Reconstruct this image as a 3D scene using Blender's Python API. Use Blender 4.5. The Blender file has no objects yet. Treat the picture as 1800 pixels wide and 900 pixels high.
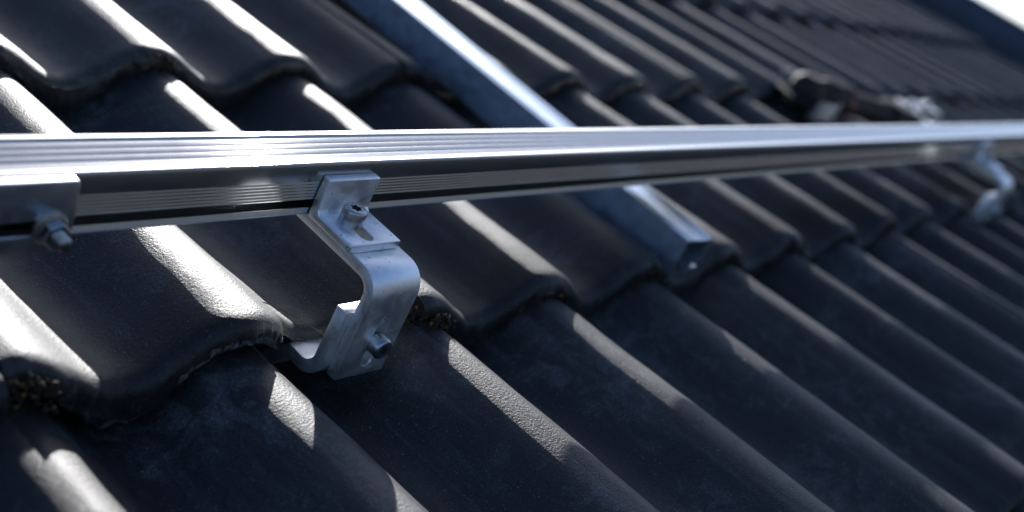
import bpy, bmesh, math, random
import numpy as np
from mathutils import Matrix, Vector, noise

S = bpy.context.scene
COL = S.collection
random.seed(7)

# ------------------------------------------------------------------ roof frame
# Roof coordinates: u across the roof, v up the slope, w away from the roof.
PITCH = math.radians(28)
RX = Matrix.Rotation(PITCH, 4, 'X')
def W(u, v, w): return RX @ Vector((u, v, w))

# ------------------------------------------------------------------ camera
cam_d = bpy.data.cameras.new('camera')
cam = bpy.data.objects.new('camera', cam_d); COL.objects.link(cam)
cam_d.sensor_width = 36.0
cam_d.lens = 36.0 * 2096.6 / 1800.0
cam_d.clip_start = 0.02; cam_d.clip_end = 20000
r = Vector((2.05275, -0.60430, 0.95812))
R = Matrix.Rotation(r.length, 3, r.normalized())        # roof -> optical axes (x right, y down, z forward)
xa, ya, za = Vector(R[0]), Vector(R[1]), Vector(R[2])
M3 = Matrix((xa, -ya, -za)).transposed()
CAM = Vector((-0.1579, -0.3803, 0.4053))
cam.matrix_world = RX @ (Matrix.Translation(CAM) @ M3.to_4x4())
S.camera = cam
cam_d.dof.use_dof = True
cam_d.dof.focus_distance = (Vector((0.365, 0.0, 0.02)) - CAM).dot(za)
cam_d.dof.aperture_fstop = 3.7
cam_d.dof.aperture_blades = 9

# ------------------------------------------------------------------ sky and sun
sun_roof = Vector((0.89, 1.0, 0.240)).normalized()
sun_dir = (RX.to_3x3() @ sun_roof).normalized()
elev = math.asin(sun_dir.z)
azim = math.atan2(sun_dir.x, sun_dir.y)                  # clockwise from +Y
world = bpy.data.worlds.new('World'); S.world = world; world.use_nodes = True
nt = world.node_tree
sky = nt.nodes.new('ShaderNodeTexSky'); sky.sky_type = 'NISHITA'
sky.sun_disc = False; sky.sun_elevation = elev; sky.sun_rotation = azim
sky.air_density = 0.7; sky.dust_density = 2.2; sky.ozone_density = 3.0
bg = nt.nodes['Background']; bg.inputs['Strength'].default_value = 0.096
wb = nt.nodes.new('ShaderNodeMix'); wb.data_type = 'RGBA'; wb.blend_type = 'MULTIPLY'; wb.inputs[0].default_value = 1.0
wb.inputs[7].default_value = (0.91, 1.0, 1.09, 1)         # the photograph's cool white balance
nt.links.new(sky.outputs[0], wb.inputs[6]); nt.links.new(wb.outputs[2], bg.inputs['Color'])
sl = bpy.data.lights.new('sun', 'SUN'); sl.energy = 5.0; sl.angle = math.radians(0.53); sl.color = (1.0, 0.98, 0.965)
so = bpy.data.objects.new('sun', sl); COL.objects.link(so)
so.rotation_euler = (-sun_dir).to_track_quat('-Z', 'Y').to_euler()
so.location = sun_dir * 20
S.view_settings.view_transform = 'Standard'; S.view_settings.look = 'None'
S.view_settings.exposure = 0.85; S.view_settings.gamma = 1.0

# ------------------------------------------------------------------ helpers
def thing(name, label, cat, mat=None, group=None):
    o = bpy.data.objects.new(name, None); COL.objects.link(o)
    o.empty_display_size = 0.05
    o.matrix_world = RX @ mat if mat is not None else RX.copy()
    o['label'] = label; o['category'] = cat
    if group: o['group'] = group
    return o

def link(name, me, mat, parent=None, m=None):
    o = bpy.data.objects.new(name, me); COL.objects.link(o)
    if mat is not None and not me.materials: me.materials.append(mat)
    if parent is not None:
        o.parent = parent
        if m is not None: o.matrix_local = m
    else:
        o.matrix_world = RX @ m if m is not None else RX.copy()
    return o

def tag(o, label=None, cat=None, group=None, kind=None):
    if label: o['label'] = label
    if cat: o['category'] = cat
    if group: o['group'] = group
    if kind: o['kind'] = kind
    return o

def bm_mesh(name, bm, smooth=None):
    bmesh.ops.recalc_face_normals(bm, faces=bm.faces)
    me = bpy.data.meshes.new(name); bm.to_mesh(me); bm.free()
    if smooth is not None:
        me.polygons.foreach_set('use_smooth', [True] * len(me.polygons))
        me.set_sharp_from_angle(angle=math.radians(smooth))
    return me

def prism(poly, a, b, axis='u'):
    """polygon (p, q) extruded from a to b; axis u: poly in (v, w); v: (u, w); w: (u, v)."""
    bm = bmesh.new()
    f = {'u': lambda p, t: (t, p[0], p[1]), 'v': lambda p, t: (p[0], t, p[1]), 'w': lambda p, t: (p[0], p[1], t)}[axis]
    A = [bm.verts.new(f(p, a)) for p in poly]; B = [bm.verts.new(f(p, b)) for p in poly]
    n = len(poly)
    for i in range(n): bm.faces.new((A[i], A[(i+1) % n], B[(i+1) % n], B[i]))
    bm.faces.new(A[::-1]); bm.faces.new(B)
    return bm

def bake(me, mods, smooth=None):
    """apply modifiers (list of functions that add one) to a mesh without operators"""
    t = bpy.data.objects.new('work', me); COL.objects.link(t)
    extra = []
    for fn in mods:
        e = fn(t)
        if e: extra.append(e)
    dg = bpy.context.evaluated_depsgraph_get(); dg.update()
    out = bpy.data.meshes.new_from_object(t.evaluated_get(dg))
    bpy.data.objects.remove(t)
    for e in extra: bpy.data.objects.remove(e)
    out.name = me.name
    if smooth is not None:
        out.polygons.foreach_set('use_smooth', [True] * len(out.polygons))
        out.set_sharp_from_angle(angle=math.radians(smooth))
    return out

def bevel(width, seg=2, angle=35):
    def fn(t):
        m = t.modifiers.new('b', 'BEVEL'); m.width = width; m.segments = seg
        m.limit_method = 'ANGLE'; m.angle_limit = math.radians(angle); m.harden_normals = False
    return fn

def cut(bm):
    me = bm_mesh('cutter', bm)
    def fn(t):
        c = bpy.data.objects.new('cutter', me); COL.objects.link(c)
        m = t.modifiers.new('c', 'BOOLEAN'); m.operation = 'DIFFERENCE'; m.solver = 'EXACT'; m.object = c
        return c
    return fn

def slot_poly(cx, cy, length, width, along='y', n=8):
    pts = []; h = (length - width) / 2; rr = width / 2
    for k in range(n + 1):
        a = math.pi * k / n; pts.append((rr * math.cos(a), h + rr * math.sin(a)))
    for k in range(n + 1):
        a = math.pi + math.pi * k / n; pts.append((rr * math.cos(a), -h + rr * math.sin(a)))
    if along == 'x': pts = [(y, -x) for x, y in pts]
    return [(cx + x, cy + y) for x, y in pts]

def strip_poly(path, t):
    """closed outline of a bent strip: path (outer face), thickness t to its left"""
    P = [Vector(p) for p in path]; off = []
    for i, p in enumerate(P):
        d0 = (P[i] - P[i-1]).normalized() if i else (P[1] - P[0]).normalized()
        d1 = (P[i+1] - P[i]).normalized() if i < len(P) - 1 else d0
        n0, n1 = Vector((-d0.y, d0.x)), Vector((-d1.y, d1.x))
        n = (n0 + n1).normalized(); off.append(p + n * (t / max(0.3, n.dot(n0))))
    return [tuple(p) for p in P] + [tuple(p) for p in reversed(off)]

def arc(cx, cy, rad, a0, a1, n=8):
    return [(cx + rad * math.cos(math.radians(a0 + (a1 - a0) * k / n)), cy + rad * math.sin(math.radians(a0 + (a1 - a0) * k / n))) for k in range(n + 1)]

def lathe(prof, n=28, cap=True):
    """profile [(radius, z)...] about z"""
    bm = bmesh.new(); rings = []
    for rad, z in prof:
        if rad < 1e-6: rings.append([bm.verts.new((0, 0, z))])
        else: rings.append([bm.verts.new((rad * math.cos(2*math.pi*k/n), rad * math.sin(2*math.pi*k/n), z)) for k in range(n)])
    for a, b in zip(rings, rings[1:]):
        for k in range(n):
            k2 = (k + 1) % n
            if len(a) == 1 and len(b) == 1: continue
            if len(a) == 1: bm.faces.new((a[0], b[k], b[k2]))
            elif len(b) == 1: bm.faces.new((a[k], a[k2], b[0]))
            else: bm.faces.new((a[k], a[k2], b[k2], b[k]))
    if cap:
        for rg in (rings[0], rings[-1]):
            if len(rg) > 2: bm.faces.new(rg)
    return bm

# ------------------------------------------------------------------ materials
def new_mat(name):
    m = bpy.data.materials.new(name); m.use_nodes = True
    n = m.node_tree.nodes; return m, n, m.node_tree.links, n['Principled BSDF']

def ramp(n, l, src, stops):
    r_ = n.new('ShaderNodeValToRGB'); e = r_.color_ramp.elements
    while len(e) < len(stops): e.new(0.5)
    for k, (p, c) in enumerate(stops): e[k].position = p; e[k].color = (*c, 1) if len(c) == 3 else c
    l.new(src, r_.inputs[0]); return r_

def g(x): return (x, x, x)

def noise_node(n, l, vec, scale, detail=4, rough=0.55, dist=0.0):
    t = n.new('ShaderNodeTexNoise'); t.inputs['Scale'].default_value = scale
    t.inputs['Detail'].default_value = detail; t.inputs['Roughness'].default_value = rough
    t.inputs['Distortion'].default_value = dist
    l.new(vec, t.inputs['Vector']); return t

def mix(n, l, fac, a, b):
    m = n.new('ShaderNodeMix'); m.data_type = 'RGBA'
    if hasattr(fac, 'is_linked') or not isinstance(fac, (int, float)): l.new(fac, m.inputs[0])
    else: m.inputs[0].default_value = fac
    for v, k in ((a, 6), (b, 7)):
        if isinstance(v, tuple): m.inputs[k].default_value = (*v, 1)
        else: l.new(v, m.inputs[k])
    return m.outputs[2]

def tile_material():
    m, n, l, b = new_mat('tile_concrete')
    tc = n.new('ShaderNodeTexCoord'); oi = n.new('ShaderNodeObjectInfo')
    sc = n.new('ShaderNodeVectorMath'); sc.operation = 'SCALE'; sc.inputs[0].default_value = (7.3, 11.7, 5.1)
    l.new(oi.outputs['Random'], sc.inputs['Scale'])
    ad = n.new('ShaderNodeVectorMath'); ad.operation = 'ADD'
    l.new(tc.outputs['Object'], ad.inputs[0]); l.new(sc.outputs[0], ad.inputs[1])
    P = ad.outputs[0]
    big = noise_node(n, l, P, 9, 6, 0.6, 0.6)
    mid = noise_node(n, l, P, 38, 8, 0.68, 1.2)
    fine = noise_node(n, l, P, 620, 3, 0.6)
    spk = noise_node(n, l, P, 900, 2, 0.5)
    base = ramp(n, l, big.outputs[0], [(0.3, (0.0075, 0.0080, 0.0085)), (0.7, (0.0175, 0.0185, 0.0195))])
    sm_ = n.new('ShaderNodeMapping'); sm_.inputs['Scale'].default_value = (75, 5, 20); l.new(P, sm_.inputs[0])
    stn = noise_node(n, l, sm_.outputs[0], 1.0, 5, 0.6, 0.4)
    stf = ramp(n, l, stn.outputs[0], [(0.52, g(0)), (0.75, g(0.45))])
    # pale lime bloom and dust patches
    pm = n.new('ShaderNodeMath'); pm.operation = 'MULTIPLY'
    a_ = ramp(n, l, big.outputs[0], [(0.46, g(0)), (0.64, g(1))]); b_ = ramp(n, l, mid.outputs[0], [(0.46, g(0)), (0.68, g(1))])
    l.new(a_.outputs[0], pm.inputs[0]); l.new(b_.outputs[0], pm.inputs[1])
    pm2 = n.new('ShaderNodeMath'); pm2.operation = 'MULTIPLY'; pm2.inputs[1].default_value = 0.5
    l.new(pm.outputs[0], pm2.inputs[0])
    c0 = mix(n, l, stf.outputs[0], base.outputs[0], (0.065, 0.070, 0.076))
    c1 = mix(n, l, pm2.outputs[0], c0, (0.13, 0.138, 0.148))
    sp = ramp(n, l, spk.outputs[0], [(0.66, g(0)), (0.71, g(1))])
    sm = n.new('ShaderNodeMath'); sm.operation = 'MULTIPLY'; l.new(sp.outputs[0], sm.inputs[0])
    sgate = ramp(n, l, mid.outputs[0], [(0.42, g(0)), (0.62, g(0.8))]); l.new(sgate.outputs[0], sm.inputs[1])
    c2 = mix(n, l, sm.outputs[0], c1, (0.24, 0.245, 0.25))
    fr = ramp(n, l, fine.outputs[0], [(0.35, g(0.55)), (0.65, g(1.5))])
    mm = n.new('ShaderNodeMix'); mm.data_type = 'RGBA'; mm.blend_type = 'MULTIPLY'; mm.inputs[0].default_value = 1.0
    l.new(c2, mm.inputs[6]); l.new(fr.outputs[0], mm.inputs[7])
    tr = ramp(n, l, oi.outputs['Random'], [(0.0, g(0.68)), (1.0, g(1.35))])
    m3 = n.new('ShaderNodeMix'); m3.data_type = 'RGBA'; m3.blend_type = 'MULTIPLY'; m3.inputs[0].default_value = 1.0
    l.new(mm.outputs[2], m3.inputs[6]); l.new(tr.outputs[0], m3.inputs[7])
    l.new(m3.outputs[2], b.inputs['Base Color'])
    rr = ramp(n, l, mid.outputs[0], [(0.3, g(0.45)), (0.7, g(0.60))]); l.new(rr.outputs[0], b.inputs['Roughness'])
    b.inputs['Specular IOR Level'].default_value = 0.42
    hs = n.new('ShaderNodeMath'); hs.operation = 'MULTIPLY_ADD'; hs.inputs[1].default_value = 0.35
    l.new(mid.outputs[0], hs.inputs[0]); l.new(fine.outputs[0], hs.inputs[2])
    bp = n.new('ShaderNodeBump'); bp.inputs['Strength'].default_value = 0.45; bp.inputs['Distance'].default_value = 0.0012
    l.new(hs.outputs[0], bp.inputs['Height']); l.new(bp.outputs[0], b.inputs['Normal'])
    return m

def alu_material(name, base, rough, aniso, axis=(1, 0, 0), lines=True, grain=1.0, broad=None):
    m, n, l, b = new_mat(name)
    tc = n.new('ShaderNodeTexCoord')
    b.inputs['Metallic'].default_value = 1.0
    mp = n.new('ShaderNodeMapping'); l.new(tc.outputs['Object'], mp.inputs[0])
    mp.inputs['Scale'].default_value = tuple(1.2 if a else 900 for a in axis) if lines else (60, 60, 60)
    t = noise_node(n, l, mp.outputs[0], 1.0, 5, 0.6)
    blot = noise_node(n, l, tc.outputs['Object'], 70, 6, 0.65, 0.8)
    lo = tuple(c * (0.93 if lines and grain < 1 else 0.86) for c in base)
    cr = ramp(n, l, blot.outputs[0], [(0.35, lo), (0.6, base)])
    dk = noise_node(n, l, tc.outputs['Object'], 330, 3, 0.6)
    dr = ramp(n, l, dk.outputs[0], [(0.69 if grain <= 1 else 0.655, g(0)), (0.75 if grain <= 1 else 0.70, g(min(0.8, 0.7 * grain)))])
    l.new(mix(n, l, dr.outputs[0], cr.outputs[0], tuple(c * 0.25 for c in base)), b.inputs['Base Color'])
    k_ = 0.07 if aniso > 0.6 else 0.22
    rr = ramp(n, l, blot.outputs[0], [(0.3, g(rough * (1 - k_))), (0.7, g(rough * (1 + k_)))])
    l.new(rr.outputs[0], b.inputs['Roughness'])
    if aniso:
        b.inputs['Anisotropic'].default_value = aniso; b.inputs['Anisotropic Rotation'].default_value = 0.25
        tv = n.new('ShaderNodeVectorTransform'); tv.vector_type = 'VECTOR'; tv.convert_from = 'OBJECT'; tv.convert_to = 'WORLD'
        tv.inputs[0].default_value = axis; l.new(tv.outputs[0], b.inputs['Tangent'])
    bp = n.new('ShaderNodeBump'); bp.inputs['Strength'].default_value = 0.07 if lines and grain < 1 else 0.11
    bp.inputs['Distance'].default_value = 0.0004 if lines else 0.0006
    l.new(t.outputs[0], bp.inputs['Height']); l.new(bp.outputs[0], b.inputs['Normal'])
    if broad:                                            # satin anodised skin under the brushed gloss
        b2 = n.new('ShaderNodeBsdfPrincipled'); b2.inputs['Metallic'].default_value = 1.0
        b2.inputs['Roughness'].default_value = broad
        l.new(b.inputs['Base Color'].links[0].from_socket, b2.inputs['Base Color']); l.new(bp.outputs[0], b2.inputs['Normal'])
        ms_ = n.new('ShaderNodeMixShader'); ms_.inputs[0].default_value = 0.16
        l.new(b.outputs[0], ms_.inputs[1]); l.new(b2.outputs[0], ms_.inputs[2])
        l.new(ms_.outputs[0], n['Material Output'].inputs['Surface'])
    return m

def plain(name, col, rough, metal=0.0, nscale=80, var=0.25, bump=0.3):
    m, n, l, b = new_mat(name)
    tc = n.new('ShaderNodeTexCoord'); t = noise_node(n, l, tc.outputs['Object'], nscale, 5, 0.6)
    cr = ramp(n, l, t.outputs[0], [(0.3, tuple(c * (1 - var) for c in col)), (0.7, tuple(min(1, c * (1 + var)) for c in col))])
    l.new(cr.outputs[0], b.inputs['Base Color'])
    b.inputs['Roughness'].default_value = rough; b.inputs['Metallic'].default_value = metal
    bp = n.new('ShaderNodeBump'); bp.inputs['Strength'].default_value = bump; bp.inputs['Distance'].default_value = 0.001
    l.new(t.outputs[0], bp.inputs['Height']); l.new(bp.outputs[0], b.inputs['Normal'])
    return m

TILE = tile_material()
RAIL = alu_material('rail_aluminium', (0.43, 0.428, 0.422), 0.16, 0.97, grain=0.15, broad=0.45)
PLATE = alu_material('bracket_aluminium', (0.62, 0.63, 0.66), 0.38, 0.0, lines=False)
RAIL2 = alu_material('rail_film', (0.58, 0.67, 0.76), 0.40, 0.3, grain=0.5)
HOOK = alu_material('hook_aluminium', (0.94, 0.96, 0.98), 0.48, 0.0, lines=True, grain=1.6)
STEEL = alu_material('screw_steel', (0.42, 0.44, 0.46), 0.32, 0.0, lines=False)
MOSS = plain('moss', (0.022, 0.017, 0.008), 0.95, 0, 300, 0.6)
LICHEN = plain('lichen', (0.16, 0.085, 0.022), 0.95, 0, 300, 0.4)
UNDER = plain('underlay_felt', (0.012, 0.012, 0.013), 0.9)
VERGE = plain('verge_metal', (0.045, 0.060, 0.080), 0.45, 0.0, 12, 0.15, 0.05)
BLACK = plain('black_plastic', (0.008, 0.008, 0.009), 0.75)
RED = plain('red_plastic', (0.14, 0.02, 0.02), 0.4)
PALE = plain('pale_metal', (0.55, 0.55, 0.54), 0.4, 0.6)
CUT = plain('cut_concrete', (0.085, 0.086, 0.087), 0.95, 0, 420, 0.7, 0.9)
STRAW = plain('dry_grass', (0.26, 0.19, 0.06), 0.8)
WALL = plain('render_wall', (0.55, 0.53, 0.50), 0.9, 0, 6, 0.1)
GROUND = plain('ground_soil', (0.060, 0.062, 0.062), 0.95, 0, 0.3, 0.4)

# ------------------------------------------------------------------ setting below the roof
bm = bmesh.new()
bmesh.ops.create_grid(bm, x_segments=8, y_segments=8, size=4000)
gr = bpy.data.objects.new('ground', bm_mesh('ground', bm)); COL.objects.link(gr)
gr.data.materials.append(GROUND); gr.location = (0, 0, -5.6); gr['kind'] = 'structure'

# ------------------------------------------------------------------ tiles
PIT = 0.15; TW = 0.30; L = 0.3404; TH = 0.019
LIP = 0.030
def hump(x):
    c = 0.5 - 0.5 * math.cos(2 * math.pi * x / PIT)     # 0 at crest, 1 in valley
    return c ** 1.15

def tile_mesh(name, seed, dx=0.005, fine=False, notch=None, lumps=1.0):
    """x 0..0.30 starts on a crest; y 0 (front lip) .. 0.40; relief follows a two-wave concrete tile"""
    nx = int(round(TW / dx))
    xs = [-0.0035] + [dx * k for k in range(0, nx)] + [TW - 0.0045]
    ys = [0.0, 0.0008, 0.0025, 0.005, 0.0085, 0.013, 0.019, LIP, 0.05]
    step = 0.012 if fine else 0.035
    y = 0.05
    while y + step < 0.405: y += step; ys.append(y)
    rnd = Vector((seed * 3.7, seed * 1.3, seed * 2.1))
    def nz(x, y, s, k=0.0): return noise.fractal(Vector((x * s, y * s, k)) + rnd, 1.0, 2.0, 4)
    def top(x, y):
        s = hump(x); D = 0.030 + 0.013 * min(1, y / L)
        z = TH * (1 - y / L) - D * s
        e_ = min(1, max(0, (x + 0.004) / 0.03)) * min(1, max(0, (TW - 0.004 - x) / 0.03))
        z += 0.0010 * nz(x, y, 14) * (1 if y > 0.01 else 0.6) * e_
        z -= 0.0016 * max(0, 1 - (x + 0.0035) / 0.012)
        if y < 0.013:                                    # rounded nose
            t = 1 - y / 0.013; z -= 0.009 * (1 - math.sqrt(max(0, 1 - t * t)))
        return z
    def bot(x, y):
        s = hump(x)
        if y <= LIP:
            z = 0.0015 - 0.0425 * s
            z += lumps * (0.0016 * nz(x, 0, 60, 5.0) + 0.0010 * nz(x, 0, 190, 9.0))
            if y < 0.004: z += 0.0016 * (1 - y / 0.004)
            if notch:
                a, b_, h, dp = notch
                q = min(max((x - a) / 0.012, 0), 1) * min(max((b_ - x) / 0.010, 0), 1)
                z = z + (h - 0.0 ) * q
            z = min(z, top(x, max(y, 0.016)) - 0.006)
        else: z = top(x, y) - 0.0145
        return z
    bm = bmesh.new()
    T = [[None] * len(ys) for _ in xs]; B = [[None] * len(ys) for _ in xs]
    for i, x in enumerate(xs):
        w_ = 0.0018 * nz(x, 0, 55, 2.0) * lumps + 0.0030 * nz(x, 0, 9, 3.0)   # wavering front edge
        if notch:
            q = min(max((x - notch[0]) / 0.014, 0), 1) * min(max((notch[1] - x) / 0.010, 0), 1)
            w_ += notch[3] * q
            w_ += (0.026 + 0.010 * nz(x, 0, 90, 4.0)) * min(max((x - 0.268) / 0.010, 0), 1)     # broken corner
        for j, y in enumerate(ys):
            k = max(0, 1 - y / 0.05)
            rough = (0.0011 * nz(x, y, 240, 7.0) * lumps) if (fine and j < 3) else 0
            T[i][j] = bm.verts.new((x, y + w_ * k + rough, top(x, y) + rough))
            yb = y if j > 0 else 0.0015
            B[i][j] = bm.verts.new((x, yb + w_ * k + rough * 1.5, bot(x, y)))
    # a row between top and bottom on the lip gives it a crumbly face
    mid = []
    for i, x in enumerate(xs):
        a, b_ = T[i][0].co, B[i][0].co
        rowm = []
        for q in (0.3, 0.6, 0.85):
            p = a.lerp(b_, q)
            p.y += (0.0022 * nz(x, q, 120, 11.0) if fine else 0.001 * nz(x, q, 60, 11.0)) * lumps - 0.0012 * (1 - abs(q - 0.5) * 2)
            rowm.append(bm.verts.new(p))
        mid.append(rowm)
    for i in range(len(xs) - 1):
        sawn = notch and 0.105 + 0.012 * nz(xs[i], 0, 70, 8.0) < xs[i] < 0.30
        for j in range(len(ys) - 1):
            bm.faces.new((T[i][j], T[i+1][j], T[i+1][j+1], T[i][j+1]))
            bm.faces.new((B[i][j], B[i][j+1], B[i+1][j+1], B[i+1][j]))
        ca = [T[i][0]] + mid[i] + [B[i][0]]; cb = [T[i+1][0]] + mid[i+1] + [B[i+1][0]]
        for k in range(4):
            f_ = bm.faces.new((ca[k], ca[k+1], cb[k+1], cb[k]))
            if sawn and k >= 1 + (nz(xs[i], 0, 200, 12.0) > 0.05): f_.material_index = 1
        bm.faces.new((T[i][-1], T[i+1][-1], B[i+1][-1], B[i][-1]))
    for i in (0, len(xs) - 1):
        for j in range(len(ys) - 1): bm.faces.new((T[i][j], T[i][j+1], B[i][j+1], B[i][j]))
        ca = [T[i][0]] + mid[i] + [B[i][0]]
        # side of the lip: fan closing the mid vertices
        bm.faces.new(ca[::-1])
    # water channel under the neighbour's edge
    if True:
        ch = [[], []]
        for y in (0.002, 0.1, 0.2, 0.3, 0.4):
            z0 = TH * (1 - y / L)
            ch[0].append(bm.verts.new((-0.032, y, z0 - 0.0165 - 0.040 * hump(-0.032))))
            ch[1].append(bm.verts.new((0.006, y, z0 - 0.0165)))
        for k in range(4): bm.faces.new((ch[0][k], ch[1][k], ch[1][k+1], ch[0][k+1]))
    return bm_mesh(name, bm, smooth=50)

roof = thing('tiled_roof', 'dark grey wavy concrete tile roof under the aluminium rails', 'roof')
far_meshes = [tile_mesh('roof_tile', 20 + k, 0.0075) for k in range(5)]
near_meshes = [tile_mesh('roof_tile', 40 + k, 0.003, True) for k in range(5)]
hero = tile_mesh('roof_tile', 61, 0.002, True, notch=(0.180, 0.320, 0.028, 0.012), lumps=1.15)
hero.materials.append(TILE); hero.materials.append(CUT)
hero_low = tile_mesh('roof_tile', 62, 0.002, True)
for row in range(-3, 6):
    for j in range(-3, 12):
        u0 = 0.15 + 0.30 * j; v0 = row * L
        if row == 0 and j == 0: me = hero
        elif -2 <= row <= 1 and -1 <= j <= 3: me = near_meshes[(j * 2 + row * 3) % 5]
        else: me = far_meshes[(j * 3 + row * 7 + (j * row) % 3) % 5]
        m = Matrix.Translation((u0 + random.uniform(-.0014, .0014), v0 + random.uniform(-.0045, .0045), random.uniform(-.0016, .0016)))
        m = m @ Matrix.Rotation(math.radians(random.uniform(-.2, .2)), 4, 'Z') @ Matrix.Rotation(math.radians(random.uniform(-.12, .12)), 4, 'Y')
        if row == 0 and j == 0:
            m = Matrix.Translation((0.15, 0.010, 0.001))
        if row == -1 and j == 0: m = Matrix.Translation((u0 + 0.2955, v0, 0.0)) @ Matrix.Rotation(math.radians(-1.9), 4, 'Y') @ Matrix.Translation((-0.2955, 0, 0))
        if j == -1 and row in (0, -1): m = Matrix.Translation((-0.0035, 0, 0)) @ m
        link('roof_tile', me, TILE, roof, m)
bm = prism([(-1.05, -0.12), (2.1, -0.12), (2.1, -0.085), (-1.05, -0.085)], -0.85, 4.02)
link('underlay', bm_mesh('underlay', bm), UNDER, roof)
vp = [(3.93, -0.2), (4.22, -0.2), (4.22, 0.09), (4.10, 0.095), (4.05, 0.030), (4.05, -0.02), (3.93, -0.05)]
link('verge_trim', bm_mesh('verge_trim', prism(vp, -1.1, 2.15, 'v')), VERGE, roof)
# walls of the house below the roof (upright in the world)
bm = bmesh.new()
p0, p1, p2, p3 = W(-0.8, -0.9, -0.13), W(4.1, -0.9, -0.13), W(4.1, 2.1, -0.13), W(-0.8, 2.1, -0.13)
lo = [bm.verts.new((p.x, p.y, -5.62)) for p in (p0, p1, p2, p3)]; hi = [bm.verts.new(p) for p in (p0, p1, p2, p3)]
for k in range(4): bm.faces.new((lo[k], lo[(k+1) % 4], hi[(k+1) % 4], hi[k]))
hw = bpy.data.objects.new('house_wall', bm_mesh('house_wall', bm)); COL.objects.link(hw); hw.data.materials.append(WALL)
tag(hw, 'pale rendered house wall standing below the tiled roof', 'wall', kind='structure')

# ------------------------------------------------------------------ rails
def rail_poly(D=0.0386, H=0.0378):
    """outline in (v, w): front at v=0, top at w=0; grooved front, opening in the base"""
    t = 0.0024
    o = []
    # top, back to front: narrow rear land, groove, broad face, raised front bead
    o += [(D, -0.0012), (D - 0.0008, -0.0009), (D - 0.0058, 0.0), (D - 0.0068, -0.0012), (D - 0.0088, -0.0012), (D - 0.0093, -0.0004)]
    a, b = D - 0.0093, 0.0072
    for k in range(3):
        c = a + (b - a) * (k + 1) / 4; z = -0.0004 - 0.0012 * (k + 1) / 4
        o += [(c + 0.0005, z), (c, z - 0.0002), (c - 0.0005, z)]
    o += [(b, -0.0016), (0.0069, -0.0010), (0.0018, 0.0), (0.0006, -0.0005), (0.0, -0.0018)]
    # front: smooth band, five scored lines, channel, ribbed lip
    z = -0.0130; o += [(0.0, z), (0.0006, z - 0.0001)]
    for k in range(5):
        o += [(0.0, z - 0.0013), (0.0001, z - 0.0021), (0.0006, z - 0.0023)]; z -= 0.0023
    o += [(0.0, z - 0.0011)]
    o += [(0.0, -0.0262), (0.0130, -0.0262), (0.0130, -0.0322), (0.0004, -0.0322)]
    for z in (-0.0338, -0.0353, -0.0366):
        o += [(0.0006, z + 0.0010), (0.0, z), (0.0006, z - 0.0001)]
    o += [(0.0, -H + 0.0006), (0.0006, -H)]
    # base with slit, then the inside
    o += [(0.0165, -H), (0.0165, -0.0242), (t + 0.001, -0.0242), (t + 0.001, -t - 0.001)]
    o += [(D - t, -t - 0.001), (D - t, -H + t), (0.027, -H + t), (0.027, -H), (D - 0.0006, -H), (D, -H + 0.0006)]
    return o
def rail_mesh(a, b, *dims):
    return bake(bm_mesh('rail', prism(rail_poly(*dims), a, b)), [], smooth=25)
RV, RW = 0.0548, 0.1004
rail = link('mounting_rail', rail_mesh(-0.6, 3.3), RAIL, None, Matrix.Translation((0, RV, RW)))
tag(rail, 'long bright aluminium mounting rail lying across the tiles on the roof hooks', 'rail')
m2 = Matrix.Translation((0.829, -0.004, 0.0400)) @ Matrix.Rotation(math.radians(86.5), 4, 'Z')
rail2 = link('mounting_rail', rail_mesh(0.0, 1.6, 0.043, 0.041), RAIL2, None, m2)
tag(rail2, 'bluish aluminium rail running up the slope beneath the long rail', 'rail')

# ------------------------------------------------------------------ roof hook
def socket_screw(parent, m, rad=0.0075, h=0.011):
    bm = bmesh.new(); n = 36
    def ring(f, z): return [bm.verts.new((f(k) * math.cos(2*math.pi*k/n), f(k) * math.sin(2*math.pi*k/n), z)) for k in range(n)]
    star = lambda k: rad * (0.50 if (k % 6) in (0, 1, 5) else 0.37)
    rg = [ring(lambda k: rad * 0.45, -0.012), ring(lambda k: rad * 0.45, 0.0), ring(lambda k: rad, 0.0), ring(lambda k: rad, h - 0.0013), ring(lambda k: rad * 0.93, h - 0.0004),
          ring(lambda k: rad * 0.86, h), ring(star, h), ring(star, h - 0.005)]
    for a, b in zip(rg, rg[1:]):
        for k in range(n): bm.faces.new((a[k], a[(k+1) % n], b[(k+1) % n], b[k]))
    bm.faces.new(rg[0]); bm.faces.new(rg[-1])
    return link('screw', bm_mesh('screw', bm, smooth=40), STEEL, parent, m)

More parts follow.
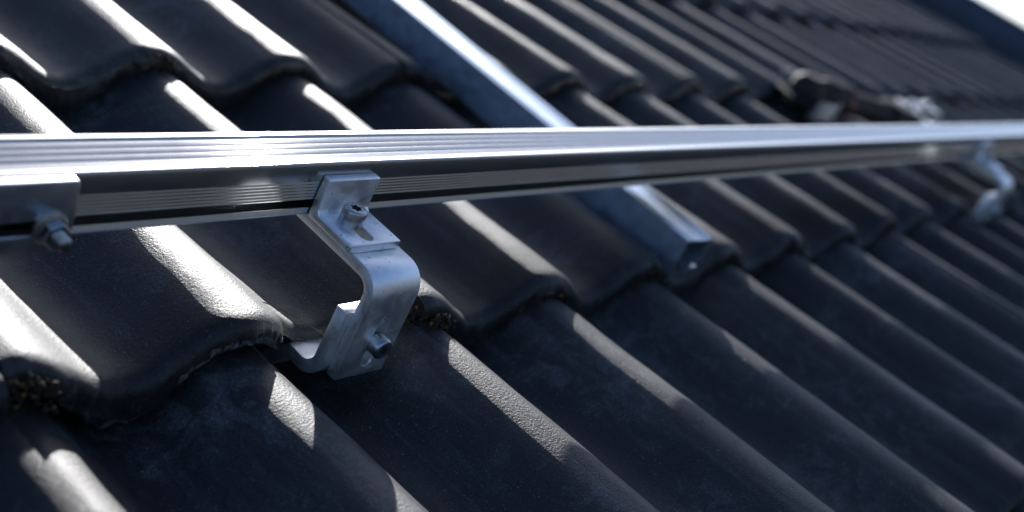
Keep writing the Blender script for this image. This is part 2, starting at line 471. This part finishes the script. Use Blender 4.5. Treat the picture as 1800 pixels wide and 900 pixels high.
def make_hook(label, u):
    """local origin at the hook's left edge, on the line of the tile lip"""
    Wd = 0.0435
    root = thing('roof_hook', label, 'roof hook', Matrix.Translation((u, 0, 0)), 'roof hooks holding the long rail')
    # arm: leg in front of the lip, bent back over the tile below the rail
    rad = 0.017
    HV, HT = -0.0145, 0.0617
    path = [(HV, -0.0172)] + arc(HV + rad, HT - rad, rad, 180, 90, 10) + [(0.140, HT)]
    me = bm_mesh('arm', prism(strip_poly(path[::-1], 0.0082), 0, Wd))
    me = bake(me, [cut(prism(slot_poly(0.0235, 0.0105, 0.041, 0.0100), -0.03, 0.02, 'v')), cut(prism(slot_poly(0.0180, 0.0300, 0.0300, 0.0220), 0.04, 0.08, 'w')), bevel(0.0006)], smooth=35)
    link('arm', me, HOOK, root)
    # base hook: passes under the tile, turns up behind the leg
    ri = 0.009; t = 0.0092
    J = HV + 0.0084; jz = -0.0262
    p2 = [(0.110, -0.0520), (0.040, -0.0500), (0.027, jz - 0.006), (0.0215, jz)] + arc(J + ri + t, jz + ri + t, ri + t, 270, 180, 10) + [(J, 0.031)]
    me = bm_mesh('base_hook', prism(strip_poly(p2[::-1], t), -0.0060, Wd - 0.010))
    me = bake(me, [bevel(0.0006)], smooth=35)
    link('base_hook', me, HOOK, root)
    # angle plate clamped to the rail
    z = 0.0619; t = 0.006
    pl = [(0.0130, z), (0.0130, z + t), (0.0455, z + t), (0.0480, z + t + 0.0025), (0.0480, z + 0.0305), (0.0546, z + 0.0305), (0.0546, z + 0.0018), (0.053, z)]
    me = bm_mesh('rail_plate', prism(pl, -0.0045, Wd - 0.0030))
    me = bake(me, [cut(prism(slot_poly(0.0160, 0.0295, 0.0250, 0.0092), 0.055, 0.08, 'w')), bevel(0.0011, 3)], smooth=35)
    link('rail_plate', me, HOOK, root)
    socket_screw(root, Matrix.Translation((0.0150, 0.0365, z + t)), 0.0079, 0.0108)
    socket_screw(root, Matrix.Translation((0.0235, HV, 0.0095)) @ Matrix.Rotation(math.radians(90), 4, 'X'), 0.0074, 0.0088)
    return root

def copy_tree(o, parent=None):
    c = o.copy(); COL.objects.link(c)
    if parent is not None: c.parent = parent; c.matrix_parent_inverse = o.matrix_parent_inverse.copy()
    for ch in list(o.children): copy_tree(ch, c)
    return c

hook = make_hook('sharp silver roof hook with two socket screws in front of the notched tile', 0.362)
hook2 = copy_tree(hook); hook2.matrix_world = RX @ Matrix.Translation((1.75, 0, 0))
hook2['label'] = 'small blurred roof hook under the far end of the long rail'

# ------------------------------------------------------------------ splice plate at the left end
sp = thing('rail_bracket', 'dark bracket plate with hex nut bolted flat to the rail face', 'bracket', Matrix.Translation((0.1840, 0.0488, 0.1004)))
def rrect(a, b, c, d, rr):
    return arc(b - rr, d - rr, rr, 0, 90, 4) + arc(a + rr, d - rr, rr, 90, 180, 4) + arc(a + rr, c + rr, rr, 180, 270, 4) + arc(b - rr, c + rr, rr, 270, 360, 4)
me = bm_mesh('plate', prism([(-0.15, 0.0), (-0.15, -0.0435), (0.0045, -0.0435), (0.0058, -0.0423), (0.0003, -0.0012), (-0.0010, 0.0)], 0.0, 0.0058, 'v'))
me = bake(me, [cut(prism(slot_poly(-0.0215, -0.0275, 0.034, 0.0085, 'x'), -0.02, 0.02, 'v')), bevel(0.0012, 3)], smooth=35)
link('plate', me, PLATE, sp)
AX = Matrix.Translation((-0.0095, 0.0, -0.0275)) @ Matrix.Rotation(math.radians(90), 4, 'X')
fl = link('flange_nut', bm_mesh('flange_nut', lathe([(0.0, 0.0), (0.0095, 0.0), (0.0095, 0.0012), (0.0075, 0.0024), (0.0, 0.0024)]), 40), STEEL, sp, AX)
bm = bmesh.new()
A = []
for rr, z in ((0.0078, 0.0020), (0.0078, 0.0078), (0.0070, 0.0086)):
    A.append([bm.verts.new((rr * math.cos(math.pi/3*k + .3), rr * math.sin(math.pi/3*k + .3), z)) for k in range(6)])
for a, b in zip(A, A[1:]):
    for k in range(6): bm.faces.new((a[k], a[(k+1) % 6], b[(k+1) % 6], b[k]))
bm.faces.new(A[0]); bm.faces.new(A[-1])
link('hex_nut', bm_mesh('hex_nut', bm), STEEL, sp, AX)
prof = [(0.0, -0.004), (0.0038, -0.004)]
for k in range(8): prof += [(0.0042, 0.0085 + k * 0.0009), (0.0036, 0.00895 + k * 0.0009)]
prof += [(0.0030, 0.0160), (0.0, 0.0160)]
link('bolt', bm_mesh('bolt', lathe(prof, 20), 60), STEEL, sp, AX)

# ------------------------------------------------------------------ grinder and clamps left on the roof
def rotz_to(a): return Matrix.Rotation(math.radians(a), 4, 'Z')
gm = Matrix.Translation((1.665, 0.285, 0.035)) @ rotz_to(-25) @ Matrix.Rotation(math.radians(90), 4, 'Y') @ Matrix.Scale(0.75, 4)
grd = thing('angle_grinder', 'black cordless angle grinder with guard coloured pale as if sunlit lying on the tiles', 'power tool', gm)
# local z runs along the tool's body
body = lathe([(0.0, -0.02), (0.028, -0.02), (0.034, 0.0), (0.032, 0.05), (0.026, 0.09), (0.026, 0.16), (0.030, 0.185), (0.028, 0.20), (0.0, 0.20)], 24)
link('body', bm_mesh('body', body, 40), BLACK, grd)
link('accent_ring', bm_mesh('accent_ring', lathe([(0.030, 0.060), (0.0335, 0.060), (0.0335, 0.068), (0.029, 0.068), (0.030, 0.060)], 24, False), 40), RED, grd)
bt = bmesh.new(); bmesh.ops.create_cube(bt, size=1.0); bmesh.ops.scale(bt, vec=(0.062, 0.075, 0.075), verts=bt.verts)
bt = bake(bm_mesh('battery', bt), [bevel(0.008, 3)], 40)
link('battery', bt, BLACK, grd, Matrix.Translation((0.0, 0.0, 0.235)))
hd = lathe([(0.0, -0.03), (0.020, -0.03), (0.036, -0.016), (0.040, 0.010), (0.030, 0.034), (0.0, 0.034)], 24)
HM = Matrix.Translation((0.0, 0.0, -0.045)) @ Matrix.Rotation(math.radians(90), 4, 'Y')
link('gear_head', bm_mesh('gear_head', hd, 40), BLACK, grd, HM)
gd = bmesh.new(); rows = []
for k in range(19):
    a = math.radians(75 + 210 * k / 18)
    rows.append([gd.verts.new((rr * math.cos(a), rr * math.sin(a), z)) for rr, z in ((0.050, 0.040), (0.072, 0.040), (0.078, 0.034), (0.078, -0.004), (0.0745, -0.004), (0.0745, 0.032), (0.070, 0.036), (0.050, 0.036))])
for a, b in zip(rows, rows[1:]):
    for k in range(8): gd.faces.new((a[k], a[(k+1) % 8], b[(k+1) % 8], b[k]))
gd.faces.new(rows[0]); gd.faces.new(rows[-1])
link('guard', bm_mesh('guard', gd, 40), PALE, grd, HM)  # pale colour stands in for sun catching the dark guard's rim
link('disc', bm_mesh('disc', lathe([(0.0, 0.017), (0.0625, 0.017), (0.0625, 0.0195), (0.0, 0.0195)], 40), 40), BLACK, grd, HM)

def make_clamp(u, v, w, rot, label):
    t = thing('rail_clamp', label, 'clamp', Matrix.Translation((u, v, w)) @ rotz_to(rot), 'loose rail clamps beside the grinder')
    pl = [(-0.02, 0), (0.02, 0), (0.02, 0.004), (0.004, 0.004), (0.004, 0.028), (0.018, 0.028), (0.018, 0.032), (-0.018, 0.032), (-0.018, 0.028), (-0.004, 0.028), (-0.004, 0.004), (-0.02, 0.004)]
    link('clamp_body', bm_mesh('clamp_body', prism(pl, -0.03, 0.03)), PALE, t)
    socket_screw(t, Matrix.Translation((0, 0, 0.032)), 0.007, 0.009)
    return t
make_clamp(1.90, 0.225, 0.018, 35, 'silver clamp closest to the black grinder on the tiles')
make_clamp(2.03, 0.238, 0.012, -20, 'silver clamp lying farthest from the grinder up the slope')
make_clamp(1.93, 0.175, 0.006, 80, 'silver clamp nearest the long rail below the grinder')

# ------------------------------------------------------------------ moss and a grass stem
ib = bmesh.new(); bmesh.ops.create_icosphere(ib, subdivisions=1, radius=1.0)
IV = np.array([v.co[:] for v in ib.verts]); ib.verts.index_update(); IF = np.array([[v.index for v in f.verts] for f in ib.faces]); ib.free()
rm = np.random.default_rng(3); MV = []
def clump(c, rad):
    k = 1 + rm.uniform(-0.45, 0.45, (len(IV), 1))
    MV.append(np.array(c) + IV * k * rad * np.array([1.2, 0.8, 1.0]))
for row in (-1, 0, 1, 2):
    for c in range(-1, 19):
        col_u = 0.15 * c
        jt = (c % 2 == 1)
        near = row in (0, 1) and c <= 9
        for q in range((230 if jt else 110) if near else (60 if jt else 30)):
            du = rm.normal(0, 0.016 if jt else 0.034); s = hump(du)
            if row == 0 and 0.185 < col_u + du < 0.41: continue
            zb = -0.0425 * s; zt = zb + (0.015 if jt else 0.010)
            clump((col_u + du, row * L + rm.uniform(-0.003, 0.004) + (0.006 if row == 0 and 1 <= c <= 3 else 0), rm.uniform(zb - 0.003, zt)), rm.uniform(0.0005, 0.0017) * (1 if near else 1.5))
for q in range(70):                                      # tuft on the broken corner beside the hook
    du = abs(rm.normal(0, 0.013)); clump((0.452 + du, -0.0045 + rm.uniform(-0.002, 0.002), rm.uniform(0.001, 0.013) - 0.04 * hump(du)), rm.uniform(0.0006, 0.0019))
mme = bpy.data.meshes.new('moss')
mme.from_pydata(np.concatenate(MV).tolist(), [], (IF[None] + (np.arange(len(MV)) * len(IV))[:, None, None]).reshape(-1, 3).tolist())
mme.polygons.foreach_set('use_smooth', [True] * len(mme.polygons))
ms = link('moss', mme, MOSS)
ms.data.materials.append(LICHEN)
ri_ = random.Random(5)
pi_ = [0] * len(ms.data.polygons)
NF = len(IF)
for k in range(0, len(pi_), NF):
    c_ = ms.data.polygons[k].center
    tuft = c_.y < -0.001 and 0.448 < c_.x < 0.49 and c_.z > -0.006
    near = abs(c_.y) < 0.02 and (abs(c_.x - 0.15) < 0.03 or abs(c_.x - 0.45) < 0.03)
    if ri_.random() < (0.14 if tuft else 0.15 if near else 0.012): pi_[k:k+NF] = [1] * NF
ms.data.polygons.foreach_set('material_index', pi_)
tag(ms, 'brown and yellow moss clumps growing along the tile edges', 'moss', kind='stuff')

def tube(bm, pts, rad):
    prev = None
    for i, p in enumerate(pts):
        ring = [bm.verts.new(Vector(p) + Vector((0, math.cos(2.094*k), math.sin(2.094*k))) * rad) for k in range(3)]
        if prev:
            for k in range(3): bm.faces.new((prev[k], prev[(k+1) % 3], ring[(k+1) % 3], ring[k]))
        prev = ring

gs = bmesh.new()
tube(gs, [(0.345 + 0.006 * t, 0.05 - 0.010 * t, -0.002 + 0.0016 * math.sin(t) + 0.0012) for t in (0, .5, 1, 1.5, 2, 2.5, 3, 3.5, 4)], 0.0004)
st = link('grass_stem', bm_mesh('grass_stem', gs, 180), STRAW)
tag(st, 'thin dry yellow grass stem lying on the tile beside the sharp hook', 'grass stem')
